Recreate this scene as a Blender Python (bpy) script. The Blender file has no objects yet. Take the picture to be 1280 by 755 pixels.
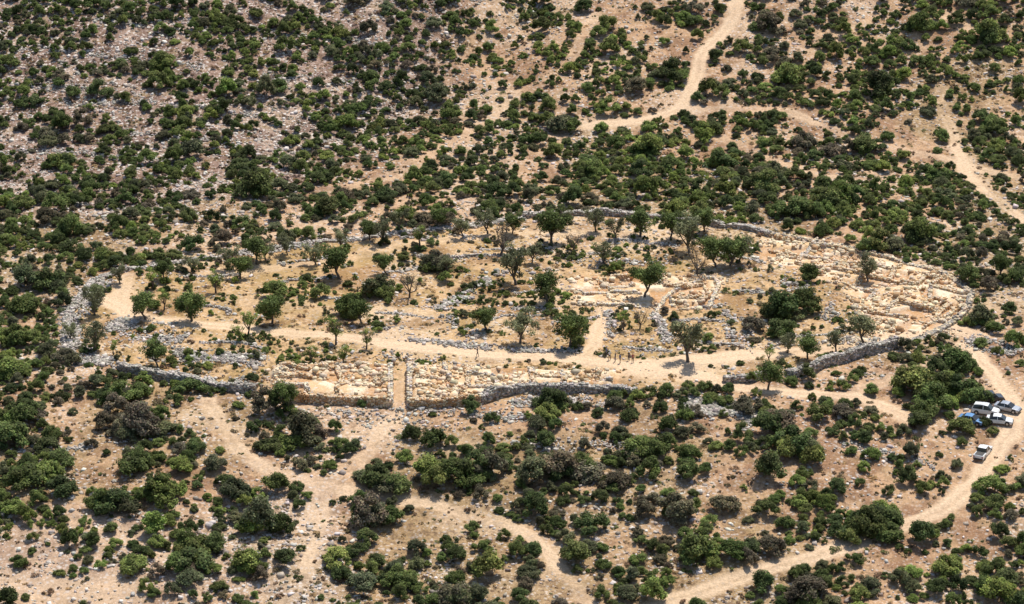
import bpy, bmesh, math, random
import numpy as np
from mathutils import Vector, Matrix
rng=np.random.default_rng(11); random.seed(5)
scene=bpy.context.scene

# ------------------------------------------------------------------ noise / terrain
_L={}
def vnoise(x,y,s,seed):
    if seed not in _L: _L[seed]=np.random.default_rng(seed).random((256,256))
    L=_L[seed]
    X=np.asarray(x,float)/s+1000.37; Y=np.asarray(y,float)/s+1000.71
    xi=np.floor(X).astype(int); yi=np.floor(Y).astype(int)
    fx=X-xi; fy=Y-yi; fx=fx*fx*(3-2*fx); fy=fy*fy*(3-2*fy)
    a=L[xi%256,yi%256]; b=L[(xi+1)%256,yi%256]; c=L[xi%256,(yi+1)%256]; d=L[(xi+1)%256,(yi+1)%256]
    return (a*(1-fx)+b*fx)*(1-fy)+(c*(1-fx)+d*fx)*fy
def fbm(x,y,s,seed,o=4):
    r=0;t=0;a=1.
    for i in range(o):
        r=r+a*vnoise(x,y,s/2**i,seed*31+i); t+=a; a*=.5
    return r/t
def sp(t,s): return np.logaddexp(0,t/s)*s
def sst(a,b,x):
    t=np.clip((x-a)/(b-a),0,1); return t*t*(3-2*t)
def hbase(x,y):
    x=np.asarray(x,float); y=np.asarray(y,float)
    z=-0.15*sp(-(y+50),5)+0.15*sp(-(y+260),20)
    z=z-0.06*sp(y-50,6)+0.32*sp(y-82,12)-0.26*sp(y-230,30)
    z=z-0.10*sp(-(x+88),8)+0.10*sp(-(x+170),20)-0.05*sp(x-97,8)+0.05*sp(x-200,20)
    d=((x-10)*0.85-(y-150)*0.53)
    z=z-3.0*np.exp(-(d/11)**2)*sst(75,105,y)*(1-sst(230,300,y))
    z=z+(fbm(x,y,42,3,3)-.5)*2.6*(0.35+0.65*sst(45,70,np.abs(y)))
    return z
CAM=np.array([0.,-519.,210.]); F=3982.
T0=np.array([0.,0.,float(hbase(0.,0.))])
fw=(T0-CAM)/np.linalg.norm(T0-CAM); rt=np.cross(fw,[0,0,1]); rt/=np.linalg.norm(rt); up=np.cross(rt,fw)
# survey-sheet coordinates -> metres on the ground
def W(pts):
    p=np.asarray(pts,float).reshape(-1,2)
    D=fw+rt*((p[:,:1]-640)/F)-up*((p[:,1:2]-377.5)/F)
    t=np.full(len(p),330.); done=np.zeros(len(p),bool)
    for i in range(110):
        q=CAM+D*t[:,None]; below=q[:,2]<hbase(q[:,0],q[:,1]); done|=below
        t=np.where(done,t,t+6.)
        if done.all(): break
    a=t-6.; b=t.copy()
    for i in range(14):
        m=(a+b)/2; q=CAM+D*m[:,None]; bl=q[:,2]<hbase(q[:,0],q[:,1])
        b=np.where(bl,m,b); a=np.where(bl,a,m)
    return (CAM+D*b[:,None])[:,:2]
def survey(x,y):
    z=hbase(x,y); d=np.stack([x-CAM[0],y-CAM[1],z-CAM[2]],-1); w=d@fw
    return 640+F*(d@rt)/w, 377.5-F*(d@up)/w
def segdist(x,y,P,closed=False):
    n=len(P); best=np.full(np.shape(x),1e9)
    for i in range(n if closed else n-1):
        a=P[i]; b=P[(i+1)%n]; v=b-a; L=v@v+1e-9
        t=np.clip(((x-a[0])*v[0]+(y-a[1])*v[1])/L,0,1)
        best=np.minimum(best,(x-a[0]-t*v[0])**2+(y-a[1]-t*v[1])**2)
    return np.sqrt(best)
def sdf(x,y,P):   # negative inside
    d=segdist(x,y,P,True); ins=np.zeros(np.shape(x),bool); n=len(P)
    for i in range(n):
        a=P[i]; b=P[(i+1)%n]
        if a[1]==b[1]: continue
        c=((a[1]>y)!=(b[1]>y))&(x<(b[0]-a[0])*(y-a[1])/(b[1]-a[1])+a[0]); ins^=c
    return np.where(ins,-d,d)
def smooth(P,k=2):
    P=np.asarray(P,float)
    for _ in range(k):
        Q=[P[0]]
        for i in range(len(P)-1):
            Q+= [P[i]*.75+P[i+1]*.25,P[i]*.25+P[i+1]*.75]
        Q.append(P[-1]); P=np.array(Q)
    return P

# ------------------------------------------------------------------ plan
SITE=W([(78,440),(80,400),(95,375),(120,345),(200,330),(340,308),(450,298),(600,282),(660,270),(800,270),(940,288),(1060,312),(1180,342),(1215,365),(1205,395),(1120,435),(1000,470),(905,475),(790,492),(600,502),(500,505),(330,495),(170,466),(110,455)])
AL=W([(340,496),(338,466),(400,460),(486,462),(488,505),(400,502)])
AR=W([(513,507),(513,462),(600,465),(700,469),(772,469),(768,488),(640,493),(600,503)])
B=W([(955,298),(1010,297),(1100,322),(1180,343),(1215,368),(1198,400),(1150,414),(1092,418),(1074,390),(1056,360),(995,338),(950,324)])
Cc=W([(716,350),(800,344),(908,346),(888,387),(800,384),(720,382)])
MAUVE=W([(-300,-5),(560,-5),(540,120),(380,230),(150,265),(-300,285)])
PALEFG=W([(-100,640),(240,640),(420,600),(420,755),(-100,755)])
paths=[
 ('dirt_road',[(1205,430),(1240,465),(1266,500),(1268,530),(1245,572),(1200,622),(1150,655),(1060,683),(960,712),(850,748),(780,775)],1.5,1.0),
 ('dirt_track',[(130,372),(170,400),(250,407),(330,413),(400,418),(470,428),(540,438),(620,443),(700,447),(760,452),(830,460),(880,470),(930,487),(1000,490),(1060,493),(1105,508),(1135,522)],1.6,1.0),
 ('dirt_track',[(780,455),(860,450),(930,445),(1000,440),(1080,430),(1140,420),(1190,405),(1225,420)],2.0,.9),
 ('dirt_track',[(265,500),(285,555),(340,590),(400,607),(480,622),(540,632),(610,648),(665,665),(690,700),(720,740),(745,775)],1.2,.8),
 ('footpath',[(500,470),(498,510),(470,555),(440,590),(402,610),(400,660),(375,720),(350,770)],1.1,.55),
 ('dirt_track',[(924,-20),(912,35),(878,65),(870,100),(852,138),(800,152),(735,156)],1.4,.95),
 ('footpath',[(855,140),(960,132),(1020,150),(1060,170),(1110,182),(1180,200),(1240,215),(1300,225)],1.2,.65),
 ('footpath',[(1175,110),(1190,175),(1215,230),(1260,262),(1300,290)],1.2,.7),
 ('footpath',[(756,386),(745,420),(735,447)],1.2,.9),
 ('footpath',[(745,20),(705,90),(640,125),(580,170),(500,215),(400,245)],1.6,.35),
 ('footpath',[(760,250),(660,235),(600,222),(520,250),(430,275),(300,300),(120,318),(-40,330)],1.2,.35),
 ('footpath',[(1100,230),(1000,215),(940,190),(880,160)],1.1,.5),
 ('footpath',[(160,345),(150,375),(165,400)],1.4,.7),
 ('footpath',[(250,345),(330,335),(420,322),(520,305),(640,290),(740,290),(860,300)],1.6,.5),
 ('footpath',[(1060,493),(1140,470),(1205,432)],1.3,.5),
 ('footpath',[(560,370),(660,375),(720,390)],1.3,.4),
]
PW=[(n,smooth(W(p)),h,s) for n,p,h,s in paths]
clear=[([(800,462),(860,465)],5.5,1.),([(480,422),(640,440),(780,455)],3.0,.6),([(1180,412),(1090,430)],4,.75),([(1235,520),(1262,512)],3.2,.9),([(150,360),(165,395)],3.2,.5),([(300,375),(480,395)],3.0,.35),([(550,560),(600,555)],2,.4),([(390,640),(385,700)],2.6,.5),([(700,680),(680,720)],2,.5),([(1185,20),(1250,60)],3,.5),([(1080,30),(1010,60)],2.5,.45),([(1000,40),(1160,60)],2,.35),([(790,155),(740,152)],3,.6),([(1190,185),(1230,235)],2.6,.6),([(1210,390),(1270,380)],5,.5),([(60,650),(200,690)],3,.3),([(0,735),(160,745)],4,.5),([(560,655),(640,660)],2.5,.5),([(240,520),(300,540)],3,.5),([(430,545),(480,530)],2.5,.4)]
CW=[(W(p),h,s) for p,h,s in clear]

def axis(a,b,st,far):
    c=np.arange(a,b+1e-6,st); o=[];d=st;p=b
    while p<far: d*=1.22; p+=d; o.append(p)
    l=[];d=st;p=a
    while p>-far: d*=1.22; p-=d; l.append(p)
    return np.concatenate([l[::-1],c,o])
XS=axis(-122,122,.45,3500); YS=axis(-118,168,.45,3500)
GX,GY=np.meshgrid(XS,YS)
wx=GX+(fbm(GX,GY,5,21,3)-.5)*2.8; wy=GY+(fbm(GX,GY,5,22,3)-.5)*2.8
fade=.55+.55*sst(.35,.6,fbm(GX,GY,7,23,3))
pm=np.zeros(GX.shape); pdist=np.full(GX.shape,1e3); pnear=[]
for n,P,h,s in PW:
    d=segdist(wx*.75+GX*.25,wy*.75+GY*.25,P); pnear.append(segdist(GX,GY,P)-h)
    m=np.clip(s*(fade if s<.9 else fade*.35+.65),0,1)*(1-sst(h*.6,h*1.6,d)); m=m*(1-.3*np.exp(-(d/.4)**2)); pm=np.maximum(pm,m)
    pdist=np.minimum(pdist,d-h*(1 if s>.5 else .4))
cm=np.zeros(GX.shape)
for P,h,s in CW:
    d=segdist(wx,wy,P); cm=np.maximum(cm,s*(1-sst(h*.3,h*1.4,d)))
    if s>.55: pdist=np.minimum(pdist,d-h*.7)
dS=sdf(GX,GY,SITE); dAL=sdf(GX,GY,AL); dAR=sdf(GX,GY,AR); dB=sdf(GX,GY,B); dC=sdf(GX,GY,Cc)
dM=sdf(wx,wy,MAUVE); dP=sdf(wx,wy,PALEFG)
dExc=np.minimum(np.minimum(dAL,dAR),np.minimum(dB,dC))
GZ=hbase(GX,GY)
GZ=GZ+1.3*(1-sst(-1.0,.3,dAL))+1.3*(1-sst(-1.0,.3,dAR))
rough=(fbm(GX,GY,3.0,8,3)-.5)*.8*(1-.8*np.clip(pm+cm*.5,0,1))*(np.maximum(np.abs(GX)/300,1)<1.01)
ter=(fbm(GX,GY,9,9,2)-.5)*1.1*(1-.7*np.clip(pm,0,1))
GZ=GZ+rough*np.where(dExc<0,.4,1)+ter*sst(0,6,np.abs(dS))
pit=(vnoise(GX,GY,3.4,77)>.55)*1.
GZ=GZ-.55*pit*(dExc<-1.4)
def samp(G,x,y):
    i=np.clip(np.searchsorted(XS,x)-1,0,len(XS)-2); j=np.clip(np.searchsorted(YS,y)-1,0,len(YS)-2)
    fx=(x-XS[i])/(XS[i+1]-XS[i]); fy=(y-YS[j])/(YS[j+1]-YS[j])
    return (G[j,i]*(1-fx)+G[j,i+1]*fx)*(1-fy)+(G[j+1,i]*(1-fx)+G[j+1,i+1]*fx)*fy
def H(x,y): return samp(GZ,np.asarray(x,float),np.asarray(y,float))

def mix(a,b,t): return a*(1-t[...,None])+np.array(b)*t[...,None]
n1=fbm(GX,GY,14,31,4); n2=fbm(GX,GY,4,32,3); n3=fbm(GX,GY,1.6,33,2); n4=fbm(GX,GY,25,34,3)
full=lambda c: np.zeros(GX.shape+(3,))+np.array(c)
col=full([.50,.31,.175])
col=mix(col,[.30,.165,.09],sst(.46,.61,n2)*.85)
col=mix(col,[.60,.42,.27],sst(.5,.65,n1)*.6)
col=mix(col,[.29,.205,.09],sst(.5,.66,n4)*.5*(dS>0))
mm=1-sst(-6,10,dM)
mcol=mix(full([.33,.215,.16]),[.45,.32,.235],sst(.47,.64,n1))
mcol=mix(mcol,[.18,.11,.085],sst(.47,.61,n2)*.75)
col=col*(1-mm[...,None])+mcol*mm[...,None]
si=1-sst(-2,1.5,dS+(n2-.5)*4)
scol=mix(full([.56,.36,.18]),[.39,.25,.10],sst(.44,.58,n2)*.8)
scol=mix(scol,[.65,.47,.29],sst(.5,.65,n1)*.6)
scol=mix(scol,[.29,.155,.07],sst(.54,.66,fbm(GX,GY,6,35,3))*.6)
col=col*(1-si[...,None])+scol*si[...,None]
col=mix(col,[.59,.44,.33],(1-sst(-5,5,dP))*.4)
col=mix(col,[.67,.475,.30],cm)
col=mix(col,[.69,.495,.32],pm)
ex=1-sst(-.3,.8,dExc+(n3-.5)*1.8)
ecol=mix(full([.66,.44,.24]),[.78,.62,.43],sst(.46,.58,n3))
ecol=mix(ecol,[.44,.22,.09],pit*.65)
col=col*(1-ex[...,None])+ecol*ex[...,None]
speck=np.clip(.5+.4*mm+.5*(n1-.5)*2+.3*(1-sst(-5,5,dP)),0,1)*(1-pm)*(1-.6*cm)*(1-.2*si)
brush=np.clip(.6+.35*mm-.12*si+1.0*(n4-.5),0,1)*(1-np.clip(pm*1.2,0,1))*(1-cm*.8)*(1-ex)

def newmat(name,rough=.9):
    m=bpy.data.materials.new(name); m.use_nodes=True; b=m.node_tree.nodes['Principled BSDF']
    b.inputs['Roughness'].default_value=rough; b.inputs['Specular IOR Level'].default_value=.15
    return m,m.node_tree,b
def N(nt,t,**k):
    n=nt.nodes.new(t)
    for a,v in k.items(): setattr(n,a,v)
    return n
def mixrgb(nt,a,b,f,mode='MIX'):
    n=N(nt,'ShaderNodeMix',data_type='RGBA',blend_type=mode)
    for s,v in ((0,f),(6,a),(7,b)):
        if hasattr(v,'links'): nt.links.new(v,n.inputs[s])
        else: n.inputs[s].default_value=v
    return n.outputs[2]
def ramp(nt,v,a,b,lo=0.,hi=1.):
    n=N(nt,'ShaderNodeMapRange'); nt.links.new(v,n.inputs[0])
    n.inputs[1].default_value=a;n.inputs[2].default_value=b;n.inputs[3].default_value=lo;n.inputs[4].default_value=hi
    return n.outputs[0]
def mul(nt,a,b,op='MULTIPLY'):
    n=N(nt,'ShaderNodeMath',operation=op); nt.links.new(a,n.inputs[0])
    if hasattr(b,'links'): nt.links.new(b,n.inputs[1])
    else: n.inputs[1].default_value=b
    return n.outputs[0]
gm,nt,bs=newmat('dry_ground',.95)
tc=N(nt,'ShaderNodeTexCoord'); A=N(nt,'ShaderNodeAttribute',attribute_name='Col'); M=N(nt,'ShaderNodeAttribute',attribute_name='Mask')
sep=N(nt,'ShaderNodeSeparateColor'); nt.links.new(M.outputs['Color'],sep.inputs[0])
def noise(sc,det=4,r=.6):
    n=N(nt,'ShaderNodeTexNoise'); n.inputs['Scale'].default_value=sc; n.inputs['Detail'].default_value=det; n.inputs['Roughness'].default_value=r
    nt.links.new(tc.outputs['Object'],n.inputs['Vector']); return n.outputs['Fac']
nf=noise(1.0,5,.75); ng=noise(.35,4); nh=noise(2.4,4,.75)
c=mixrgb(nt,A.outputs['Color'],(.13,.078,.048,1),mul(nt,ramp(nt,nf,.505,.58),mul(nt,sep.outputs[1],.85)))
c=mixrgb(nt,c,(.34,.24,.11,1),mul(nt,ramp(nt,ng,.52,.66),mul(nt,sep.outputs[1],.5)))
for sc,lo,hi,am in ((1.0,.56,.46,1.),(2.3,.49,.39,.9)):
    vo=N(nt,'ShaderNodeTexVoronoi'); vo.inputs['Scale'].default_value=sc; nt.links.new(tc.outputs['Object'],vo.inputs['Vector'])
    dd=mul(nt,vo.outputs['Distance'],mul(nt,ramp(nt,nf if sc>2 else nh,.3,.7),.5),'ADD')
    c=mixrgb(nt,c,(.72,.63,.55,1),mul(nt,ramp(nt,dd,lo,hi),mul(nt,sep.outputs[0],am)))
hs=N(nt,'ShaderNodeHueSaturation'); nt.links.new(ramp(nt,nh,.3,.7,.68,1.24),hs.inputs['Value']); nt.links.new(c,hs.inputs['Color'])
nt.links.new(hs.outputs[0],bs.inputs['Base Color'])
bp=N(nt,'ShaderNodeBump'); bp.inputs['Strength'].default_value=.6; bp.inputs['Distance'].default_value=.25
nt.links.new(nh,bp.inputs['Height']); nt.links.new(bp.outputs[0],bs.inputs['Normal'])

def mesh_quads(name,V,Q,col=None,mats=(),mask=None,smooth=False):
    me=bpy.data.meshes.new(name); V=np.asarray(V,np.float32); Q=np.asarray(Q,np.int32)
    me.vertices.add(len(V)); me.vertices.foreach_set('co',V.ravel())
    me.loops.add(Q.size); me.loops.foreach_set('vertex_index',Q.ravel())
    me.polygons.add(len(Q)); me.polygons.foreach_set('loop_start',np.arange(0,Q.size,4,dtype=np.int32))
    if smooth: me.polygons.foreach_set('use_smooth',np.ones(len(Q),bool))
    me.update(calc_edges=True)
    for nm,c in (('Col',col),('Mask',mask)):
        if c is not None:
            a=me.attributes.new(nm,'FLOAT_COLOR','POINT'); a.data.foreach_set('color',np.column_stack([c,np.ones(len(c))]).astype(np.float32).ravel())
    for m in mats: me.materials.append(m)
    return me
def link(name,me,loc=(0,0,0),rz=0,sc=1,parent=None):
    o=bpy.data.objects.new(name,me); scene.collection.objects.link(o); o.location=loc; o.rotation_euler=(0,0,rz)
    o.scale=(sc,sc,sc) if np.isscalar(sc) else sc
    if parent: o.parent=parent
    return o
ny,nx=GX.shape
idx=np.arange(nx*ny).reshape(ny,nx)
Q=np.stack([idx[:-1,:-1],idx[:-1,1:],idx[1:,1:],idx[1:,:-1]],-1).reshape(-1,4)
V=np.stack([GX,GY,GZ],-1).reshape(-1,3)
mask=np.stack([speck,brush,pm],-1).reshape(-1,3); colf=col.reshape(-1,3)
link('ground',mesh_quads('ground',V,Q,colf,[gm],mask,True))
used=np.zeros(len(V),bool)
for (n,P,h,s),dn in zip(PW,pnear):
    sel=(dn.ravel()<.3)&~used; qs=Q[sel[Q].all(1)]
    if len(qs)==0: continue
    used|=sel
    u,inv=np.unique(qs,return_inverse=True)
    link(n,mesh_quads(n,V[u]+[0,0,.012],inv.reshape(-1,4),colf[u],[gm],mask[u],True))

# ------------------------------------------------------------------ stones
sm,nt,bs=newmat('limestone',.9)
A=N(nt,'ShaderNodeAttribute',attribute_name='Col'); tc=N(nt,'ShaderNodeTexCoord')
nh=noise(2.2,4,.7)
hs=N(nt,'ShaderNodeHueSaturation'); nt.links.new(ramp(nt,nh,.3,.7,.74,1.16),hs.inputs['Value']); nt.links.new(A.outputs['Color'],hs.inputs['Color'])
nt.links.new(hs.outputs[0],bs.inputs['Base Color'])
bp=N(nt,'ShaderNodeBump'); bp.inputs['Strength'].default_value=.5; bp.inputs['Distance'].default_value=.06
nt.links.new(nh,bp.inputs['Height']); nt.links.new(bp.outputs[0],bs.inputs['Normal'])
CV=np.array([[-1,-1,-1],[1,-1,-1],[1,1,-1],[-1,1,-1],[-1,-1,1],[1,-1,1],[1,1,1],[-1,1,1]],float)*.5
CQ=np.array([[0,3,2,1],[4,5,6,7],[0,1,5,4],[1,2,6,5],[2,3,7,6],[3,0,4,7]])
def stones(C,S,rz,colr,jit=.13,tilt=.15):
    S=np.clip(S,.04,1.1)
    n=len(C); v=CV[None]+rng.uniform(-jit,jit,(n,8,3)); v[:,4:,:2]*=rng.uniform(.65,.95,(n,1,1))
    v=v*S[:,None,:]
    ax=rng.normal(0,tilt,n); ca,sa=np.cos(ax),np.sin(ax)
    y=v[...,1]*ca[:,None]-v[...,2]*sa[:,None]; z=v[...,1]*sa[:,None]+v[...,2]*ca[:,None]; v=np.stack([v[...,0],y,z],-1)
    c,s=np.cos(rz)[:,None],np.sin(rz)[:,None]
    v=np.stack([v[...,0]*c-v[...,1]*s,v[...,0]*s+v[...,1]*c,v[...,2]],-1)+C[:,None,:]
    q=CQ[None]+np.arange(n)[:,None,None]*8
    return v.reshape(-1,3),q.reshape(-1,4),np.repeat(colr,8,0)
def join_stones(name,L):
    V=[];Qs=[];Cs=[];o=0
    for v,q,c in L: V.append(v);Qs.append(q+o);Cs.append(c);o+=len(v)
    return link(name,mesh_quads(name,np.vstack(V),np.vstack(Qs),np.vstack(Cs),[sm]))
GREY=np.array([.36,.32,.27]); CREAM=np.array([.76,.60,.41]); ORNG=np.array([.57,.35,.18]); WHT=np.array([.62,.55,.475])
def cvar(n,base,alt=None,f=.3):
    c=np.repeat(base[None],n,0)
    if alt is not None:
        k=rng.random(n)<f; c[k]=alt
    return np.clip(c*rng.uniform(.62,1.15,(n,1))*rng.uniform(.95,1.05,(n,3)),0,.85)
def resample(P,st):
    d=np.r_[0,np.cumsum(np.hypot(*np.diff(P,axis=0).T))]; s=np.arange(0,d[-1],st)
    x=np.interp(s,d,P[:,0]); y=np.interp(s,d,P[:,1])
    e=.2; tx=np.interp(s+e,d,P[:,0])-np.interp(s-e,d,P[:,0]); ty=np.interp(s+e,d,P[:,1])-np.interp(s-e,d,P[:,1])
    return np.column_stack([x,y]),np.arctan2(ty,tx),s
def wall(P,h,th,base,alt=None,size=.45,f=.3,ragged=.35,zoff=-.2,sm_=True):
    P=np.asarray(P); P=smooth(P,1) if (sm_ and len(P)>2) else P
    out=[]; rows=max(1,int(round(h/(size*.62)))); k=max(2,int(round(th/(size*.8))))
    for r in range(rows):
        for j in range(k):
            p,a,s=resample(P,size*.92)
            if len(p)==0: continue
            off=((j+.5)/k-.5)*th*(1-.12*r/rows)
            hh=vnoise(s,s*0+P[0,0],4.5,55)*.6+.4*vnoise(s,s*0+P[0,1],1.3,56)
            keep=(r+rng.uniform(-.4,.4,len(p)))/rows<1.05-ragged*hh*1.3
            keep|=(r==0)&(rng.random(len(p))>ragged*.5)
            p=p[keep];a=a[keep]
            n=len(p)
            if n==0: continue
            x=p[:,0]-np.sin(a)*off+rng.normal(0,.06,n); y=p[:,1]+np.cos(a)*off+rng.normal(0,.06,n)
            sx=(rng.random()*size*.5); x=x+np.cos(a)*sx; y=y+np.sin(a)*sx
            z0=H(p[:,0],p[:,1]); z=z0+zoff+(r+.5)*size*.62
            S=np.column_stack([rng.uniform(.7,1.3,n)*size*1.05,rng.uniform(.8,1.15,n)*th/k*1.15,rng.uniform(.85,1.1,n)*size*.68])
            out.append(stones(np.column_stack([x,y,z]),S,a+rng.normal(0,.15,n),cvar(n,base,alt,f),.11,.1))
    return out
def rubble(P,w,n,size,base,alt=None,f=.3,heap=.25):
    P=np.asarray(P); p,a,s=resample(P,.2); i=rng.integers(0,len(p),n)
    o=rng.normal(0,.42,n)*w; x=p[i,0]-np.sin(a[i])*o+rng.normal(0,.4,n); y=p[i,1]+np.cos(a[i])*o+rng.normal(0,.4,n)
    k=(fbm(x,y,2.5,91,2)+rng.normal(0,.08,n))>.43; x=x[k];y=y[k];o=o[k];n=len(x)
    S=size*np.exp(rng.normal(0,.4,n))[:,None]*np.column_stack([rng.uniform(.8,1.3,n),rng.uniform(.7,1.1,n),rng.uniform(.45,.8,n)])
    z=H(x,y)+S[:,2]*.2+heap*np.exp(-(o/w*2)**2)*rng.random(n)
    return [stones(np.column_stack([x,y,z]),S,rng.uniform(0,6.3,n),cvar(n,base,alt,f),.16,.3)]
walls=[
 ([(655,271),(720,268),(800,271),(870,278),(940,289),(962,294)],1.3,1.1,WHT,GREY,.38,.5),
 ([(1120,434),(1080,445),(1040,455),(1000,471),(985,476)],2.2,1.2,GREY,WHT,.42,.35),
 ([(962,473),(935,477),(905,477)],1.4,1.0,GREY,WHT,.4,.4),
 ([(795,495),(740,490),(700,491),(650,492),(620,496),(600,504)],1.9,1.2,GREY,WHT,.42,.4),
 ([(318,494),(280,488),(240,482),(200,474),(170,468),(150,464)],2.0,1.2,GREY,WHT,.42,.4),
 ([(1215,366),(1208,392),(1172,416),(1122,434)],1.1,1.1,GREY,CREAM,.4,.6),
 ([(962,294),(1030,304),(1100,320),(1180,341),(1213,364)],.8,1.0,CREAM,GREY,.36,.7),
]
for P,h,th,b,a,sz,rg in walls: join_stones('dry_stone_wall',wall(W(P),h,th,b,a,sz,.4,rg))
join_stones('dry_stone_wall',wall(W([(104,458),(84,435),(82,402),(97,377),(120,350),(160,337)]),1.0,1.5,WHT,GREY,.38,.45,.6)+rubble(W([(110,455),(88,432),(88,402),(102,380),(125,350)]),2.8,3000,.28,WHT,GREY,.5,.3)+rubble(W([(90,440),(145,462)]),2.8,1900,.28,WHT,GREY,.5,.3))
join_stones('dry_stone_wall',wall(W([(160,337),(215,331),(270,323),(340,309),(400,304),(450,299),(520,289),(600,283),(655,272)]),.9,1.0,WHT,GREY,.34,.45,.8)+rubble(W([(160,337),(270,323),(400,304),(520,289),(655,272)]),1.3,2200,.27,WHT,GREY,.5,.15))
for P,w,n,b in [([(550,384),(590,363),(628,342)],1.5,2400,WHT),([(470,412),(520,425),(575,431),(640,437),(725,438)],1.2,1700,GREY),([(140,405),(230,425)],4.0,2600,WHT),([(190,442),(330,452)],3.2,2600,GREY),([(855,510),(945,520)],5.0,6500,GREY),([(350,330),(420,318)],1.2,260,WHT),([(640,560),(790,555)],2.5,500,WHT),([(500,300),(600,297)],1.5,300,WHT),([(720,330),(830,325)],2,400,WHT),([(1060,420),(1100,440)],2,500,CREAM),([(640,505),(760,503)],2.5,600,WHT),([(960,430),(1100,425)],2,300,WHT),([(930,440),(935,400),(905,395)],1.2,360,WHT),([(820,390),(836,428)],1.0,420,WHT),([(560,395),(600,425)],2,350,GREY),([(370,472),(345,482)],2,500,CREAM),([(980,350),(1050,400)],3,600,WHT),([(870,385),(905,380),(915,425)],1.0,360,WHT),([(1210,425),(1275,440)],4,700,WHT),([(200,470),(330,478)],2.5,600,GREY),([(760,388),(766,425)],.8,260,WHT),([(600,470),(480,440)],2.5,260,WHT),([(1095,430),(1200,415)],2,600,CREAM),([(420,520),(640,520)],5,500,WHT)]:
    join_stones('rubble_bank',rubble(W(P),w,n,.27,b,WHT if b is GREY else GREY,.4,.22))
for P in [[(230,347),(300,340)],[(350,352),(420,347)],[(480,342),(560,332)],[(600,312),(690,314)],[(700,322),(780,318)],[(760,302),(850,307)],[(230,382),(290,387)],[(600,402),(680,396)],[(640,386),(700,384)],[(700,402),(750,396)],[(840,398),(905,402)],[(920,362),(970,367)],[(780,432),(840,437)],[(520,318),(640,322)],[(905,318),(955,330)],[(250,430),(330,436)],[(470,392),(540,398)],[(860,425),(930,432)],[(980,420),(1060,414)],[(640,366),(715,362)],[(400,372),(470,378)]]:
    q=W(P); q=np.array([q[0],q.mean(0)+rng.normal(0,.9,2),q[1]]); join_stones('terrace_wall',wall(q,.55,.6,WHT,GREY,.32,.5,.9)+rubble(q,.8,int(60+np.hypot(*(q[2]-q[0]))*8),.24,WHT,GREY,.4,.05))
for P in [[(0,60),(130,66),(260,85)],[(60,128),(200,130),(330,148)],[(0,185),(120,190),(240,212)],[(120,25),(300,36),(480,58)],[(340,200),(470,170)],[(0,250),(180,262)],[(20,560),(110,556)],[(1050,560),(1180,585)],[(560,520),(700,530)],[(150,165),(300,186)],[(0,105),(150,112)],[(330,95),(460,110)]]:
    q=smooth(W(P),1); q=q+rng.normal(0,1.0,q.shape); join_stones('terrace_wall',rubble(q,1.3,int(60+np.hypot(*(q[-1]-q[0]))*16),.28,WHT,GREY,.45,.1))
# excavations
def ruin(name,poly,ang,cell,facing=(),slabs=600,hmax=.9,dens=.72,th=.8):
    L=[]; c=poly.mean(0); ca,sa=math.cos(ang),math.sin(ang); R=np.array([[ca,-sa],[sa,ca]])
    loc=(poly-c)@R; lo=loc.min(0)+.4; hi=loc.max(0)
    xs=[lo[0]]
    while xs[-1]<hi[0]: xs.append(xs[-1]+cell*rng.uniform(.6,1.4))
    ys=[lo[1]]
    while ys[-1]<hi[1]: ys.append(ys[-1]+cell*rng.uniform(.7,1.2))
    G=np.array([[[x+rng.normal(0,.45),y+rng.normal(0,.45)] for y in ys] for x in xs])
    def try_seg(a,b,d):
        m=np.array([a*(1-t)+b*t for t in np.linspace(0,1,7)])@R.T+c
        ins=sdf(m[:,0],m[:,1],poly)<-.3
        if ins.sum()>=4 and rng.random()<d:
            q=m[ins][[0,-1]]; mid=q.mean(0)+rng.normal(0,.2,2); q=np.array([q[0],mid,q[1]])
            L.extend(wall(q,rng.uniform(.5,hmax),th*rng.uniform(.75,1.2),CREAM,ORNG if rng.random()<.6 else WHT,.36,.35,.65,-.1,False))
    for i in range(len(xs)):
        for j in range(len(ys)):
            if i+1<len(xs): try_seg(G[i,j],G[i+1,j],dens)
            if j+1<len(ys): try_seg(G[i,j],G[i,j+1],dens*.95)
    n=slabs*5; x=rng.uniform(poly[:,0].min()-1,poly[:,0].max()+1,n); y=rng.uniform(poly[:,1].min()-1,poly[:,1].max()+1,n)
    k=(sdf(x,y,poly)<.6)&(fbm(x,y,3,93,2)>.46); x=x[k][:slabs];y=y[k][:slabs]; n=len(x)
    S=np.exp(rng.normal(0,.45,n))[:,None]*np.column_stack([rng.uniform(.28,.55,n),rng.uniform(.25,.45,n),rng.uniform(.12,.32,n)])
    L.append(stones(np.column_stack([x,y,H(x,y)+S[:,2]*.3]),S,rng.uniform(0,6.3,n),cvar(n,CREAM,ORNG,.3),.14,.15))
    for P,h,t2,b,a in facing: L.extend(wall(P,h,t2,b,a,.42,.4,.35,-.3))
    join_stones(name,L)
ruin('excavated_stone_ruins',AL,.0,4.8,[(W([(338,498),(400,504),(450,506),(487,507)]),2.0,1.0,CREAM,ORNG),(W([(488,507),(488,480),(488,464)]),1.7,.8,CREAM,WHT)],600,1.1,.75)
ruin('excavated_stone_ruins',AR,-.04,4.8,[(W([(513,509),(560,508),(600,505)]),2.0,1.0,ORNG,CREAM),(W([(512,509),(512,480),(512,464)]),1.7,.8,CREAM,WHT)],900,1.1,.75)
ruin('excavated_stone_ruins',B,-.45,4.8,[],1700,1.0,.75)
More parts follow.
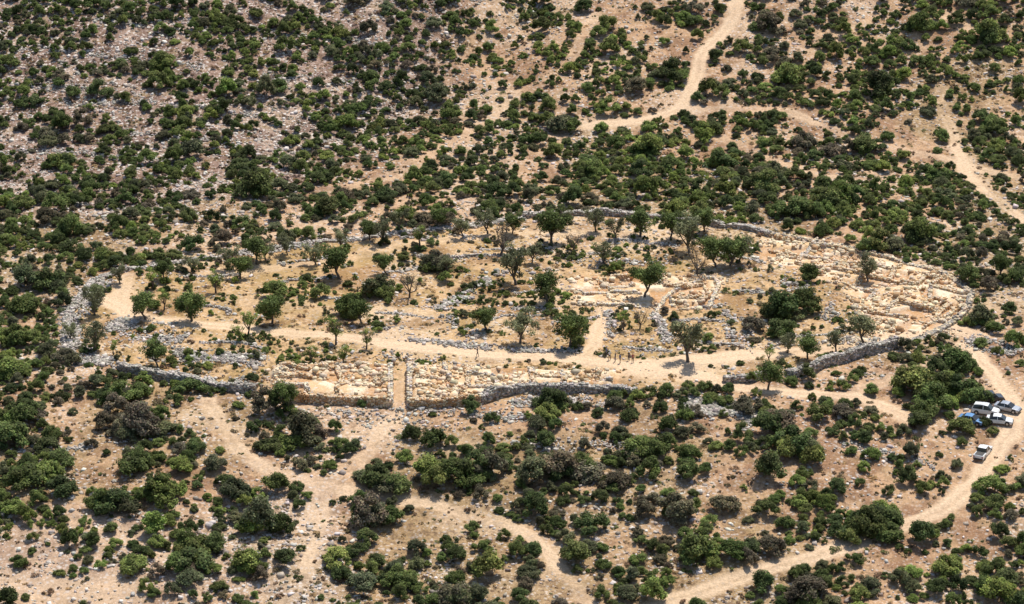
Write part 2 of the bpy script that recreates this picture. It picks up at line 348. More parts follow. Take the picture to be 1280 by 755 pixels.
ruin('excavated_stone_ruins',Cc,.12,6.0,[(W([(820,392),(835,365),(868,350),(903,350),(885,385)]),.8,.7,CREAM,WHT),(W([(722,366),(800,368)]),.8,.8,CREAM,WHT),(W([(722,381),(800,384)]),.7,.7,CREAM,WHT)],500,.8,.6)
def field(n,xr,yr,fn):
    x=rng.uniform(*xr,n); y=rng.uniform(*yr,n); k=rng.random(n)<fn(x,y); return x[k],y[k]
def fstone(x,y):
    return np.clip(samp(speck,x,y)*1.1-.1,0.03,1)*np.where(fbm(x,y,6,41,3)>.45,1,.2)*(samp(pm,x,y)<.3)*(samp(dExc,x,y)>0)
x,y=field(125000,(-122,122),(-115,166),fstone); n=len(x); print('field stones',n)
S=.30*np.exp(rng.normal(0,.45,n))[:,None]*np.column_stack([rng.uniform(.8,1.6,n),rng.uniform(.7,1.1,n),rng.uniform(.3,.7,n)])
join_stones('field_stones',[stones(np.column_stack([x,y,H(x,y)+S[:,2]*.15]),S,rng.uniform(0,6.3,n),cvar(n,np.array([.68,.60,.52]),np.array([.45,.37,.30]),.45),.17,.25)])

# ------------------------------------------------------------------ vegetation
def leafmat(name,inst):
    m,nt,b=newmat(name,.7)
    A=N(nt,'ShaderNodeAttribute',attribute_name='Col')
    if inst: T=N(nt,'ShaderNodeAttribute',attribute_name='tint',attribute_type='INSTANCER'); t=T.outputs['Color']
    else: t=N(nt,'ShaderNodeObjectInfo').outputs['Color']
    o=mixrgb(nt,A.outputs['Color'],t,1.0,'MULTIPLY'); nt.links.new(o,b.inputs['Base Color'])
    tr=N(nt,'ShaderNodeBsdfTranslucent'); nt.links.new(o,tr.inputs['Color'])
    ms=N(nt,'ShaderNodeMixShader'); ms.inputs[0].default_value=.3
    out=[k for k in nt.nodes if k.type=='OUTPUT_MATERIAL'][0]
    nt.links.new(b.outputs[0],ms.inputs[1]); nt.links.new(tr.outputs[0],ms.inputs[2]); nt.links.new(ms.outputs[0],out.inputs['Surface'])
    return m
lm_i=leafmat('shrub_foliage',True); lm_o=leafmat('tree_foliage',False)
bark,nt,bs=newmat('bark',.9)
tc=N(nt,'ShaderNodeTexCoord'); nn=noise(6); nt.links.new(mixrgb(nt,(.07,.055,.042,1),(.20,.16,.125,1),nn),bs.inputs['Base Color'])
def sph(n):
    v=rng.normal(size=(n,3)); return v/np.linalg.norm(v,axis=1)[:,None]
def leaves(C,Nn,s,asp=.6):
    n=len(C); t=np.cross(Nn,sph(n)); t/=np.linalg.norm(t,axis=1)[:,None]+1e-9; b=np.cross(Nn,t)
    s=s[:,None]; v=np.stack([C-t*s,C-b*s*asp,C+t*s,C+b*s*asp],1).reshape(-1,3)
    return v,np.arange(n*4).reshape(-1,4)
bm=bmesh.new(); bmesh.ops.create_cube(bm,size=1); bmesh.ops.subdivide_edges(bm,edges=bm.edges[:],cuts=1,use_grid_fill=True)
SV=np.array([v.co[:] for v in bm.verts]); SV/=np.linalg.norm(SV,axis=1)[:,None]; SQ=np.array([[v.index for v in f.verts] for f in bm.faces]); bm.free()
def shrub(name,nl,per,lobe=(.22,.40),flat=.75,leaf=.055,core=True):
    Vs=[];Qs=[];Cs=[];o=0;lc=[];lr=[]
    for i in range(nl):
        a=rng.uniform(0,6.283); r=math.sqrt(rng.random())*.74*rng.uniform(.8,1.15)
        z=max(.12,(1-(r/1.0)**2)*flat*rng.uniform(.5,1.)); lc.append([r*math.cos(a),r*math.sin(a),z]); lr.append(rng.uniform(*lobe)*(1.1-.4*r))
    lc=np.array(lc); lr=np.array(lr); cv=rng.uniform(.65,1.4,nl)
    for i in range(nl):
        d=sph(per); d[:,2]=np.where(d[:,2]<-.35,-d[:,2],d[:,2])
        rr=lr[i]*(1+rng.normal(0,.15,per)+.12*np.sin(d[:,0]*7+i)*np.cos(d[:,1]*6))
        c=lc[i]+d*rr[:,None]*[1,1,.85]
        dist=np.linalg.norm((c[:,None]-lc[None])/[1,1,.85],axis=2)/lr[None]; dist[:,i]=9
        k=(dist.min(1)>.82)&(c[:,2]>-.02); c=c[k]; d=d[k]
        nn=d*.6+sph(len(c))*.55+[0,0,.5]; nn/=np.linalg.norm(nn,axis=1)[:,None]
        v,q=leaves(c,nn,leaf*rng.uniform(.6,1.4,len(c)),.7)
        Vs.append(v);Qs.append(q+o);o+=len(v)
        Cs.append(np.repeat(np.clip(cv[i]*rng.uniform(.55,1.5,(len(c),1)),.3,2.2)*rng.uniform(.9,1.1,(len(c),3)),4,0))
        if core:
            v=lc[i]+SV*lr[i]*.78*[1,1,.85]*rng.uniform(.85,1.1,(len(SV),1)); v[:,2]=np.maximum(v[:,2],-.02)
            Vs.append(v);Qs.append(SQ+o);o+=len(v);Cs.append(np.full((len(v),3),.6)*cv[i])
    return mesh_quads(name,np.vstack(Vs),np.vstack(Qs),np.vstack(Cs),[lm_i])
colS=bpy.data.collections.new('shrub_kinds'); NS=12
for i in range(NS):
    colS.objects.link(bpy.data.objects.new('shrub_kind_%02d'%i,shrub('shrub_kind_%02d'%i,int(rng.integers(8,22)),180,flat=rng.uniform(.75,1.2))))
colG=bpy.data.collections.new('scrub_kinds')
for i in range(4):
    colG.objects.link(bpy.data.objects.new('scrub_kind_%02d'%i,shrub('scrub_kind_%02d'%i,5,40,(.35,.5),.6,.12,i<2)))
def scatter(name,P,rz,scl,pid,tint,coll):
    n=len(P); me=bpy.data.meshes.new(name); me.vertices.add(n); me.vertices.foreach_set('co',np.asarray(P,np.float32).ravel())
    def at(nm,t,k,a):
        x=me.attributes.new(nm,t,'POINT'); x.data.foreach_set(k,a)
    at('rot','FLOAT_VECTOR','vector',np.column_stack([rng.normal(0,.06,n),rng.normal(0,.06,n),rz]).astype(np.float32).ravel())
    at('scl','FLOAT_VECTOR','vector',np.asarray(scl,np.float32).ravel()); at('pid','INT','value',np.asarray(pid,np.int32))
    at('tint','FLOAT_COLOR','color',np.column_stack([tint,np.ones(n)]).astype(np.float32).ravel())
    ob=link(name,me); md=ob.modifiers.new('scatter','NODES'); g=bpy.data.node_groups.new(name,'GeometryNodeTree'); md.node_group=g
    g.interface.new_socket('Geometry',in_out='INPUT',socket_type='NodeSocketGeometry'); g.interface.new_socket('Geometry',in_out='OUTPUT',socket_type='NodeSocketGeometry')
    gi=g.nodes.new('NodeGroupInput');go=g.nodes.new('NodeGroupOutput');ip=g.nodes.new('GeometryNodeInstanceOnPoints');ci=g.nodes.new('GeometryNodeCollectionInfo')
    ci.inputs['Collection'].default_value=coll; ci.inputs['Separate Children'].default_value=True; ci.inputs['Reset Children'].default_value=True
    def na(nm,t):
        a=g.nodes.new('GeometryNodeInputNamedAttribute'); a.data_type=t; a.inputs['Name'].default_value=nm; return a.outputs['Attribute']
    er=g.nodes.new('FunctionNodeEulerToRotation'); g.links.new(na('rot','FLOAT_VECTOR'),er.inputs[0])
    g.links.new(gi.outputs[0],ip.inputs['Points']); g.links.new(ci.outputs[0],ip.inputs['Instance']); ip.inputs['Pick Instance'].default_value=True
    g.links.new(na('pid','INT'),ip.inputs['Instance Index']); g.links.new(er.outputs[0],ip.inputs['Rotation']); g.links.new(na('scl','FLOAT_VECTOR'),ip.inputs['Scale'])
    g.links.new(ip.outputs[0],go.inputs[0]); return ob

DEN=["4444445555666666","4443455566666777","5555456677777755","6555566677777888","8322222222222222","8322222222222334","8352433333344443","7463345655545552","4446345554555454","1134234543335435"]
DT=np.array([[int(c) for c in r] for r in DEN],float)/10
man=[(155,487,58),(175,530,62),(30,515,55),(15,460,45),(15,545,50),(40,590,72),(75,575,40),(145,628,58),(165,580,50),(200,615,66),(245,560,30),(270,580,35),(330,507,42),(380,540,58),(425,552,25),(345,605,40),(325,650,60),(240,680,66),(240,700,55),(310,700,50),(460,640,62),(470,595,72),(445,685,38),(570,590,80),(610,585,50),(545,605,40),(670,632,42),(700,580,80),(735,585,52),(690,500,45),(685,518,38),(645,690,30),(720,695,40),(610,710,45),(570,740,60),(500,720,50),(505,572,28),(515,540,30),(800,560,55),(825,560,42),(740,655,45),(770,600,48),(860,590,38),(845,640,50),(870,690,55),(885,650,30),(955,635,35),(975,525,66),(992,553,66),(965,590,45),(1015,575,35),(1100,635,80),(1085,655,70),(1150,670,45),(1060,670,38),(1155,512,42),(1150,530,36),(1200,530,38),(1180,480,60),(1210,490,45),(1140,480,50),(1165,498,50),(1235,607,38),(1225,395,42),(1195,450,50),(1245,740,55),(1010,740,70),(1090,730,40),(915,690,40),(815,742,35),(1255,725,40),
(472,358,48),(545,328,50),(435,385,42),(345,367,38),(980,385,55),(975,408,46),(940,405,36),(1005,382,38),(400,365,35),(1010,347,32),(320,235,50),(205,80,35),(125,110,35),(330,230,45),(230,155,30),(350,105,30),(700,150,45),(890,160,30),(840,90,45),(960,30,40),(1150,30,40),(1235,40,50),(620,240,35),(75,200,38),(300,205,30),(240,190,35),(430,150,35),(545,120,35),(505,270,35),(410,260,40),(740,215,40),(810,185,45),(985,95,45),(1100,110,40),(1080,180,40),(1050,240,60),(1100,300,55),(1150,290,50),(1000,260,55),(960,230,50),(900,200,45),(1170,215,40),(90,285,40),(30,380,50),(20,420,45),(60,350,45),(30,350,40)]
cells={}; placed=[]
def ok(x,y,r,k=.66):
    cx,cy=int(x//4),int(y//4)
    for i in (-1,0,1):
        for j in (-1,0,1):
            for (a,b,c) in cells.get((cx+i,cy+j),()):
                if (a-x)**2+(b-y)**2<(k*(c+r))**2: return False
    return True
def put(x,y,r,kind):
    cells.setdefault((int(x//4),int(y//4)),[]).append((x,y,r)); placed.append((x,y,r,kind))
mw=W([(u,v+.2*w) for u,v,w in man])
for (u,v,w),(x,y) in zip(man,mw):
    dist=math.hypot(y+519,210); r=w/2*dist/F
    if r>2.9:
        for k in range(4):
            a=rng.uniform(0,6.28); put(x+math.cos(a)*r*.5+(k-1.5)*r*.3,y+math.sin(a)*r*.4,r*rng.uniform(.45,.68),1)
    put(x,y,min(r,3.3),1)
M_=110000; cx=rng.uniform(-150,150,M_); cy=rng.uniform(-150,215,M_)
su,sv=survey(cx,cy)
gu=np.clip(su/80-.5,0,14.999); gv=np.clip(sv/80-.5,0,8.999); iu=gu.astype(int); iv=gv.astype(int); fu=gu-iu; fv=gv-iv
cov=(DT[iv,iu]*(1-fu)+DT[iv,iu+1]*fu)*(1-fv)+(DT[iv+1,iu]*(1-fu)+DT[iv+1,iu+1]*fu)*fv
nz=fbm(cx,cy,7,61,3); nz=np.argsort(np.argsort(nz))/M_
sS=samp(dS,cx,cy); sE=samp(dExc,cx,cy); sP=samp(pdist,cx,cy); sC=samp(cm,cx,cy)
cov=np.where(sS<1,.17,np.where((cy>0)&(sS<14),np.maximum(cov,.6),cov)); rr=np.clip(np.exp(rng.normal(.12,.42,M_)),.4,2.6)*np.where(cy<0,1.05,1.04)
rr=np.where(sS<0,rr*.5,rr)
pr=np.where(nz<cov*1.03,1.,.06)
for i in range(M_):
    if rng.random()>pr[i]: continue
    r=rr[i]
    if sP[i]<r*.6 or sE[i]<r*.7+.3 or (-1.0-r*.3<sS[i]<.8+r*.3) or sC[i]>.45: continue
    if ok(cx[i],cy[i],r): put(cx[i],cy[i],r,0)
print('shrubs',len(placed))
Pl=np.array(placed); n=len(Pl)
tn=np.empty((n,3)); k=rng.random(n)+ (fbm(Pl[:,0],Pl[:,1],20,71,2)-.5)*.8
tn[:]=[.10,.128,.040]; tn[k>.45]=[.14,.17,.048]; tn[k>.75]=[.18,.215,.056]; tn[k>.95]=[.22,.26,.062]; tn[k<.22]=[.14,.145,.068]; tn[k<.05]=[.18,.15,.09]
tn*=rng.uniform(.6,1.3,(n,1))*rng.uniform(.93,1.07,(n,3))
R=Pl[:,2]; ht=rng.uniform(.8,1.3,n)
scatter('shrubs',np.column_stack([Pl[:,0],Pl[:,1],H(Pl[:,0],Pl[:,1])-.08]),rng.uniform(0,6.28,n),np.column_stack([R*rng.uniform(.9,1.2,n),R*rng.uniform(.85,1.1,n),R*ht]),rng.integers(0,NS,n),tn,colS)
def fscrub(x,y): return np.clip(samp(brush,x,y),0,1)*(samp(dExc,x,y)>1)*np.where(fbm(x,y,5,43,3)>.46,1,.25)
x,y=field(44000,(-125,125),(-115,168),fscrub); n=len(x); print('scrub',n)
s=np.clip(.34*np.exp(rng.normal(0,.42,n)),.15,.95); k=rng.random(n); tn=np.empty((n,3)); mmn=samp(mm,x,y)
tn[:]=[.23,.145,.085]; tn[k>.4]=[.16,.125,.062]; tn[k>.68]=[.135,.15,.052]; tn[(k<.12)]=[.44,.31,.16]; tn[(mmn>.5)&(k>.75)]=[.22,.15,.115]
tn*=rng.uniform(.7,1.3,(n,1))
scatter('low_thorny_scrub',np.column_stack([x,y,H(x,y)-.03]),rng.uniform(0,6.28,n),np.column_stack([s,s,s*.8]),rng.integers(0,4,n),tn,colG)
x,y=field(24000,(-125,125),(-115,168),lambda x,y:np.where(samp(dS,x,y)<0,1.,.25)*(samp(dExc,x,y)>.5)*(samp(pm,x,y)<.4)*(fbm(x,y,7,47,3)>.45)); n=len(x)
s=np.clip(.3*np.exp(rng.normal(0,.4,n)),.12,.7); tn=np.repeat([[.50,.33,.15]],n,0)*rng.uniform(.5,1.15,(n,1)); 
scatter('dry_grass',np.column_stack([x,y,H(x,y)-.03]),rng.uniform(0,6.28,n),np.column_stack([s,s,s*.6]),rng.integers(2,4,n),tn,colG)

def tube(P,r,ns=6):
    P=np.array(P); V=[];Q=[]
    for i,p in enumerate(P):
        t=P[min(i+1,len(P)-1)]-P[max(i-1,0)]; t/=np.linalg.norm(t)+1e-9; a=np.cross(t,[.3,.9,.1]); a/=np.linalg.norm(a); b=np.cross(t,a)
        for k in range(ns): th=2*math.pi*k/ns; V.append(p+(a*math.cos(th)+b*math.sin(th))*r[i])
    for i in range(len(P)-1):
        for k in range(ns): Q.append([i*ns+k,i*ns+(k+1)%ns,(i+1)*ns+(k+1)%ns,(i+1)*ns+k])
    return np.array(V),np.array(Q)
def tree(name,nb,spread,nclump,per,leaf,cr=(.13,.2),twigs=0,crown=.72):
    Vs=[];Qs=[];Cs=[];Mi=[];o=0
    def add(v,q,c,m):
        nonlocal o
        Vs.append(v);Qs.append(q+o);o+=len(v);Cs.append(c if np.ndim(c)==2 else np.full((len(v),3),c));Mi.append(np.full(len(q),m))
    lean=rng.normal(0,.05,2); fork=np.array([lean[0],lean[1],rng.uniform(.14,.24)])
    add(*tube([[0,0,-.06],[lean[0]*.3,lean[1]*.6,.10],fork],[.040,.031,.027]),1.,1)
    ends=[]
    for i in range(nb):
        a=6.283*i/nb+rng.normal(0,.4); e=fork+np.array([math.cos(a)*spread*rng.uniform(.4,1),math.sin(a)*spread*rng.uniform(.4,1),rng.uniform(.25,.6)])
        m=(fork+e)/2+rng.normal(0,.03,3); add(*tube([fork,m,e],[.022,.014,.006],5),1.,1); ends.append(e); ends.append((m+e)/2)
        for t in range(3+twigs):
            b=m+(e-m)*rng.random(); e2=b+sph(1)[0]*[.15,.15,.1]+[0,0,.11]; add(*tube([b,(b+e2)/2+rng.normal(0,.012,3),e2],[.009,.006,.002],4),1.,1); ends.append(e2)
            for tt in range(twigs//2):
                e3=e2+sph(1)[0]*.09+[0,0,.05]; add(*tube([e2,e3],[.005,.002],3),1.,1); ends.append(e3)
    ends=np.array(ends)
    for i in range(nclump):
        c0=ends[rng.integers(len(ends))]+rng.normal(0,.04,3) if i%3 else fork+np.array([rng.normal(0,spread*.5),rng.normal(0,spread*.5),crown*rng.uniform(.2,.85)])
        r=rng.uniform(*cr); d=sph(per); c=c0+d*(r*rng.random(per)**.45)[:,None]*[1,1,.8]; cvv=rng.uniform(.55,1.45)
        nn=d*.5+sph(per)*.7+[0,0,.4]; nn/=np.linalg.norm(nn,axis=1)[:,None]
        v,q=leaves(c,nn,leaf*rng.uniform(.6,1.4,per),.6); add(v,q,np.repeat(cvv*rng.uniform(.55,1.5,(per,1))*np.ones((1,3)),4,0),0)
    me=mesh_quads(name,np.vstack(Vs),np.vstack(Qs),np.vstack(Cs),[lm_o,bark]); me.polygons.foreach_set('material_index',np.concatenate(Mi).astype(np.int32)); return me
TM={'oak_tree':[tree('oak',6,.27,28,150,.026) for _ in range(5)],'olive_tree':[tree('olive',5,.28,20,110,.024,(.10,.17)) for _ in range(5)],'almond_tree':[tree('almond',5,.25,14,75,.022,(.09,.15)) for _ in range(3)],'bare_tree':[tree('bare',6,.30,10,16,.016,(.1,.16),6) for _ in range(2)]}
TC={'oak_tree':(.115,.148,.044),'olive_tree':(.19,.195,.10),'almond_tree':(.21,.26,.065),'bare_tree':(.28,.23,.14)}
trees=[('oak_tree',240,402,40),('oak_tree',182,400,36),('olive_tree',118,394,34),('olive_tree',120,438,38),('almond_tree',310,420,32),('oak_tree',340,403,36),('oak_tree',425,348,42),('almond_tree',420,430,36),('almond_tree',388,455,26),('oak_tree',198,460,32),('almond_tree',458,436,26),('oak_tree',685,378,40),('oak_tree',805,372,42),('olive_tree',645,356,46),('oak_tree',690,308,44),('olive_tree',862,316,46),('oak_tree',608,414,30),('oak_tree',712,434,46),('olive_tree',860,452,48),('oak_tree',1010,449,32),('olive_tree',1080,432,46),('olive_tree',1085,350,34),('oak_tree',960,487,36),('olive_tree',650,428,44),('almond_tree',525,310,28),('olive_tree',480,306,32),('bare_tree',512,372,34),('bare_tree',625,322,42),('almond_tree',430,458,28),('oak_tree',895,333,38),('oak_tree',912,332,36),('olive_tree',922,330,34),('olive_tree',580,298,28),('olive_tree',610,292,30),('bare_tree',870,345,36),('almond_tree',270,366,30),('oak_tree',205,352,24),('almond_tree',192,362,28),('olive_tree',285,336,28),('olive_tree',150,356,24),('olive_tree',332,325,28),('oak_tree',1252,348,30),('almond_tree',962,452,22),('almond_tree',142,444,20),('olive_tree',745,290,30),('oak_tree',800,296,34),('oak_tree',482,343,26),('oak_tree',355,515,40),('oak_tree',120,378,24),('almond_tree',362,522,30),('olive_tree',560,345,26),('bare_tree',720,318,30),('oak_tree',838,300,34),('olive_tree',1045,440,30),('oak_tree',300,345,30),('almond_tree',205,388,28),('oak_tree',452,405,32),('olive_tree',985,440,26),('oak_tree',320,330,34),('olive_tree',395,330,26),('oak_tree',640,292,26),('almond_tree',780,412,24),('bare_tree',800,410,26),('olive_tree',755,330,28),('almond_tree',300,430,22),
('olive_tree',90,425,22),('olive_tree',425,310,26),('oak_tree',462,300,24),('olive_tree',500,290,26),('oak_tree',545,285,24),('olive_tree',360,318,24),('olive_tree',700,285,24),('olive_tree',240,340,22),('almond_tree',825,350,22),('olive_tree',770,300,26),('oak_tree',880,290,30),('olive_tree',665,330,26)]
tw=W([(t[1],t[2]) for t in trees])
for (kd,u,v,h),(x,y) in zip(trees,tw):
    dist=math.hypot(y+519,210); s=h*1.08*dist/F/.93
    o=link(kd,random.choice(TM[kd]),(x,y,float(H(x,y))),random.uniform(0,6.28),(s*random.uniform(.95,1.25),s*random.uniform(.95,1.15),s))
    f=random.uniform(.75,1.3); c=TC[kd]; o.color=(c[0]*f,c[1]*f,c[2]*f,1)

# ------------------------------------------------------------------ vehicles
def simple(name,c,r=.5,metal=0,coat=0):
    m,nt,b=newmat(name,r); b.inputs['Metallic'].default_value=metal; b.inputs['Coat Weight'].default_value=coat; b.inputs['Specular IOR Level'].default_value=.5
    tc=N(nt,'ShaderNodeTexCoord'); n=N(nt,'ShaderNodeTexNoise'); n.inputs['Scale'].default_value=3; nt.links.new(tc.outputs['Object'],n.inputs['Vector'])
    nt.links.new(mixrgb(nt,(*c,1),(min(c[0]*.85+.03,1),min(c[1]*.85+.022,1),c[2]*.85+.012,1),n.outputs['Fac']),b.inputs['Base Color']); return m
glass=simple('car_glass',(.02,.025,.03),.1); tyre=simple('tyre_rubber',(.02,.02,.02),.9); rim=simple('wheel_rim',(.4,.4,.4),.4,.6); lampm=simple('lamp_lens',(.7,.7,.68),.2); redm=simple('tail_lamp',(.35,.02,.02),.3); trim=simple('black_trim',(.03,.03,.03),.6)
ST={'suv':[(-2.2,.78,.80),(-2.15,1.0,1.03),(-2.05,1.05,1.10),(-1.85,1.05,1.66),(-.35,1.04,1.76),(-.25,1.04,1.76),(.45,1.02,1.70),(1.1,1.0,1.04),(1.95,.92,.95),(2.2,.68,.72)],
    'car':[(-2.15,.70,.72),(-2.05,.92,.94),(-1.6,.95,.98),(-1.0,.93,1.38),(-.30,.92,1.45),(-.2,.92,1.45),(.3,.91,1.40),(1.05,.88,.91),(1.95,.74,.77),(2.15,.55,.58)],
    'pickup':[(-2.5,.72,.80),(-2.45,.95,.98),(-.95,.98,1.0),(-.80,1.0,1.62),(-.25,1.0,1.70),(-.15,1.0,1.70),(.45,1.0,1.62),(1.05,.98,1.02),(2.1,.90,.93),(2.35,.65,.7)]}
def car(name,kind,paint,loc,rz):
    st=ST[kind]; w=.88; V=[];Fs=[];Mi=[]
    ring=lambda x,zb,zr,ww:[(x,-ww*.94,.28),(x,-ww,.55),(x,-ww*.96,zb),(x,-ww*(.76 if zr-zb>.3 else .93),zr),(x,ww*(.76 if zr-zb>.3 else .93),zr),(x,ww*.96,zb),(x,ww,.55),(x,ww*.94,.28)]
    for i,(x,zb,zr) in enumerate(st): V+=ring(x,zb,zr,w*(.9 if i in(0,len(st)-1) else 1))
    for i in range(len(st)-1):
        for k in range(8):
            Fs.append([i*8+k,(i+1)*8+k,(i+1)*8+(k+1)%8,i*8+(k+1)%8])
            g=0
            if k in(2,4) and i in (2,3,5,6): g=1
            if k==3 and i in(2,6): g=1
            Mi.append(g)
    Fs.append(list(range(8))); Mi.append(0); n=len(st)-1; Fs.append([n*8+k for k in range(7,-1,-1)]); Mi.append(0)
    me=bpy.data.meshes.new('body'); me.from_pydata(V,[],Fs); me.materials.append(paint); me.materials.append(glass)
    for p,m in zip(me.polygons,Mi): p.material_index=m
    root=bpy.data.objects.new(name,None); scene.collection.objects.link(root); root.location=loc; root.rotation_euler=(0,0,rz)
    b=link('body',me,parent=root); bv=b.modifiers.new('b','BEVEL'); bv.width=.04; bv.segments=2
    def cyl(nm,r,d,p,mat):
        bm=bmesh.new(); bmesh.ops.create_cone(bm,cap_ends=True,segments=20,radius1=r,radius2=r*.97,depth=d,matrix=Matrix.Rotation(math.pi/2,4,'X')); m=bpy.data.meshes.new(nm); bm.to_mesh(m); bm.free(); m.materials.append(mat); link(nm,m,p,parent=root)
    def box(nm,s,p,mat):
        bm=bmesh.new(); bmesh.ops.create_cube(bm,size=1); bmesh.ops.scale(bm,vec=s,verts=bm.verts); bmesh.ops.bevel(bm,geom=bm.edges[:],offset=.02,segments=1,affect='EDGES'); m=bpy.data.meshes.new(nm); bm.to_mesh(m); bm.free(); m.materials.append(mat); link(nm,m,p,parent=root)
    i=0
    for x in (-1.35,1.35):
        for y in(-1,1):
            i+=1; cyl('wheel_arch_%d'%i,.40,.06,(x,y*.865,.40),trim); cyl('tyre_%d'%i,.34,.24,(x,y*.80,.34),tyre); cyl('hub_%d'%i,.2,.03,(x,y*.935,.34),rim)
    x0=st[0][0]; x1=st[-1][0]
    box('front_bumper',(.14,1.6,.22),(x1+.02,0,.42),trim); box('rear_bumper',(.14,1.6,.22),(x0-.02,0,.42),trim)
    for y in(-1,1):
        box('headlamp',(.08,.34,.14),(x1-.06,y*.6,.66),lampm); box('tail_lamp',(.08,.2,.24),(x0+.02,y*.68,.72),redm); box('mirror',(.12,.18,.12),(.75,y*.98,1.02),trim)
    if kind=='pickup': box('cargo_bed',(1.3,1.35,.03),(-1.68,0,1.025),trim)
    if kind=='suv':
        for y in(-1,1): box('roof_rail',(1.5,.05,.05),(-.9,y*.6,1.76),trim)
pw=simple('white_paint',(.78,.78,.76),.3,0,.5); pb=simple('blue_paint',(.12,.28,.52),.3,.1,.5); pd=simple('dark_paint',(.03,.035,.045),.3,.2,.5); psv=simple('silver_paint',(.45,.46,.48),.35,.5,.5)
cars=[('parked_suv','suv',pd,1238,496,.15),('parked_car','car',pb,1214,523,-.5),('parked_suv','suv',pw,1232,511,-.35),('parked_car','car',psv,1259,509,-.5),('parked_car','car',pw,1249,525,-.25),('pickup_truck','pickup',pw,1229,562,1.1)]
cwp=W([(c[3],c[4]+4) for c in cars])
for c,(x,y) in zip(cars,cwp): car(c[0],c[1],c[2],(x,y,float(H(x,y))),c[5])

# ------------------------------------------------------------------ people
skin=simple('skin',(.42,.25,.17),.6); hair=simple('hair',(.03,.02,.015),.7); shoe=simple('shoes',(.05,.04,.03),.7)
def person(loc,rz,shirt,pants,step=.0,arm=.1,hat=None):
    J=[(0,0,.95),(0,0,1.18),(0,.0,1.38),(0,0,1.52),(0,.02,1.62),(0,.02,1.72)]; Rr=[.14,.125,.15,.055,.085,.085]; E=[(0,1),(1,2),(2,3),(3,4),(4,5)]
    for s in(-1,1):
        b=len(J); J+=[(s*.19,0,1.42),(s*.24,-.02-arm*s*.3,1.15),(s*.25,.08+arm*s,.93),(s*.25,.11+arm*s,.86)]; Rr+=[.06,.045,.03,.035]; E+=[(2,b),(b,b+1),(b+1,b+2),(b+2,b+3)]
        b=len(J); J+=[(s*.1,0,.87),(s*.11,.03-step*s*.5,.49),(s*.11,-.02-step*s,.09),(s*.12,.13-step*s,.045)]; Rr+=[.09,.062,.042,.04]; E+=[(0,b),(b,b+1),(b+1,b+2),(b+2,b+3)]
    me=bpy.data.meshes.new('p'); me.from_pydata(J,E,[]); o=bpy.data.objects.new('tmp',me); scene.collection.objects.link(o)
    o.modifiers.new('s','SKIN'); sv=me.skin_vertices[0].data
    for i,r in enumerate(Rr): sv[i].radius=(r,r*(.75 if i in(0,1,2) else 1))
    sv[0].use_root=True
    m=o.modifiers.new('ss','SUBSURF'); m.levels=1; m.render_levels=1
    dg=bpy.context.evaluated_depsgraph_get(); dg.update(); m2=bpy.data.meshes.new_from_object(o.evaluated_get(dg)); bpy.data.objects.remove(o)
    bm=bmesh.new(); bm.from_mesh(m2)
    for s in(-1,1):
        for k in range(5):
            L=(.05,.065,.07,.063,.05)[k]; cx=(s*.25,.135+arm*s-.022*k,.84) if k else (s*.235,.165+arm*s,.87)
            bmesh.ops.create_cone(bm,segments=5,cap_ends=True,radius1=.009,radius2=.006,depth=L,matrix=Matrix.Translation((cx[0],cx[1],cx[2]-L*.5))@Matrix.Rotation(math.pi,4,'X'))
        bmesh.ops.create_uvsphere(bm,u_segments=6,v_segments=4,radius=.022,matrix=Matrix.Translation((s*.085,.02,1.65)))
    bmesh.ops.create_cone(bm,segments=5,cap_ends=True,radius1=.018,radius2=.006,depth=.04,matrix=Matrix.Translation((0,.115,1.645)))
    if hat:
        bmesh.ops.create_cone(bm,segments=14,cap_ends=True,radius1=.17,radius2=.165,depth=.015,matrix=Matrix.Translation((0,.02,1.735)))
        bmesh.ops.create_cone(bm,segments=14,cap_ends=True,radius1=.1,radius2=.08,depth=.1,matrix=Matrix.Translation((0,.02,1.79)))
    bm.to_mesh(m2); bm.free(); m2.materials.clear()
    for q in(skin,shirt,pants,hair,shoe,hat or hair): m2.materials.append(q)
    for p in m2.polygons:
        c=p.center; p.use_smooth=True
        if c.z<.11: k=4
        elif abs(c.x)>.17 and c.z<1.2: k=0
        elif c.z<.96: k=2
        elif c.z<1.5: k=1
        elif hat and c.z>1.725: k=5
        elif c.z>1.71 or (c.y<0 and c.z>1.6): k=3
        else: k=0
        p.material_index=k
    link('person',m2,loc,rz)
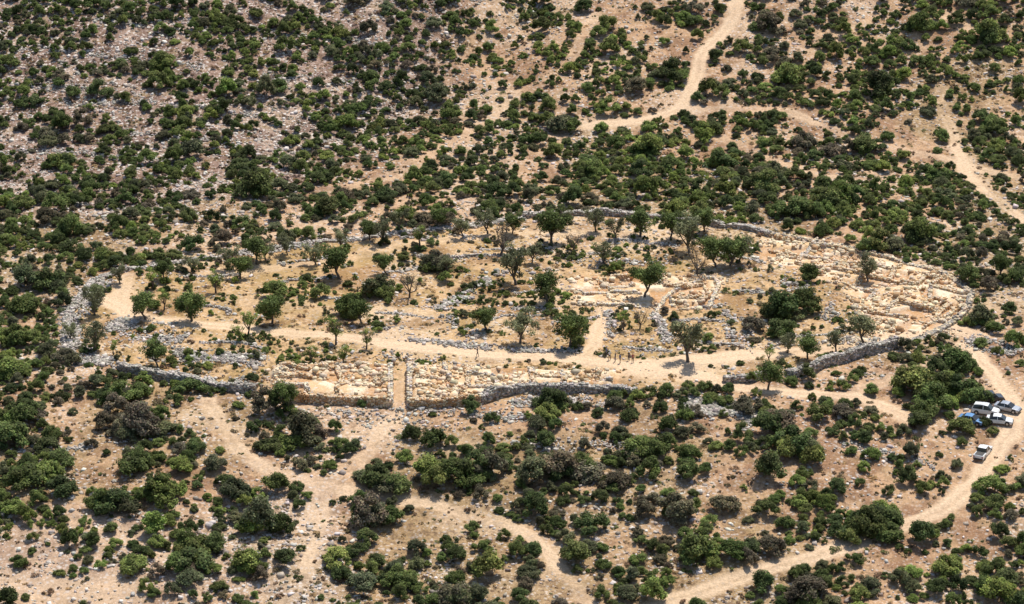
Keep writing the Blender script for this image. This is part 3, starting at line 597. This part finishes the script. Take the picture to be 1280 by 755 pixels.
cl=[simple('shirt_white',(.7,.7,.68),.8),simple('shirt_blue',(.07,.12,.25),.8),simple('shirt_dark',(.04,.04,.05),.8),simple('shirt_red',(.3,.06,.05),.8)]
pt=[simple('trousers_dark',(.03,.035,.05),.8),simple('trousers_khaki',(.22,.17,.11),.8)]
ppl=[(762,450,.4,0,0,.12,1),(769,452,1.2,2,0,0,0),(775,454,-.9,1,1,.15,0),(786,450,2.5,2,0,0,1),(791,453,3.4,3,0,.1,0),(758,446,2,1,0,0,0),(597,445,1.5,2,0,.2,0)]
pp=W([(p[0],p[1]) for p in ppl])
for p,(x,y) in zip(ppl,pp): person((x,y,float(H(x,y))+.01),p[2],cl[p[3]],pt[p[4]],p[5],p[5]*.8,cl[0] if p[6] else None)

# ------------------------------------------------------------------ light, sky, camera
az=math.radians(28); el=math.radians(64)
sv=Vector((math.sin(az)*math.cos(el),math.cos(az)*math.cos(el),math.sin(el)))
sl=bpy.data.lights.new('sun','SUN'); sl.energy=5.0; sl.angle=math.radians(.5); sl.color=(1,.965,.90)
so=bpy.data.objects.new('sun',sl); scene.collection.objects.link(so); so.rotation_euler=(-sv).to_track_quat('-Z','Y').to_euler(); so.location=(60,60,200)
w=bpy.data.worlds.new('World'); scene.world=w; w.use_nodes=True; nt=w.node_tree
sky=nt.nodes.new('ShaderNodeTexSky'); sky.sky_type='NISHITA'; sky.sun_disc=False; sky.sun_elevation=el; sky.sun_rotation=az
bg=nt.nodes['Background']; bg.inputs[1].default_value=.135; nt.links.new(sky.outputs[0],bg.inputs[0])
cd=bpy.data.cameras.new('camera'); co=bpy.data.objects.new('camera',cd); scene.collection.objects.link(co)
co.matrix_world=Matrix(((rt[0],up[0],-fw[0],CAM[0]),(rt[1],up[1],-fw[1],CAM[1]),(rt[2],up[2],-fw[2],CAM[2]),(0,0,0,1)))
cd.sensor_width=36; cd.lens=18*F/640; cd.clip_end=9000; cd.clip_start=1; scene.camera=co
scene.view_settings.view_transform='Standard'; scene.view_settings.look='None'; scene.view_settings.exposure=0
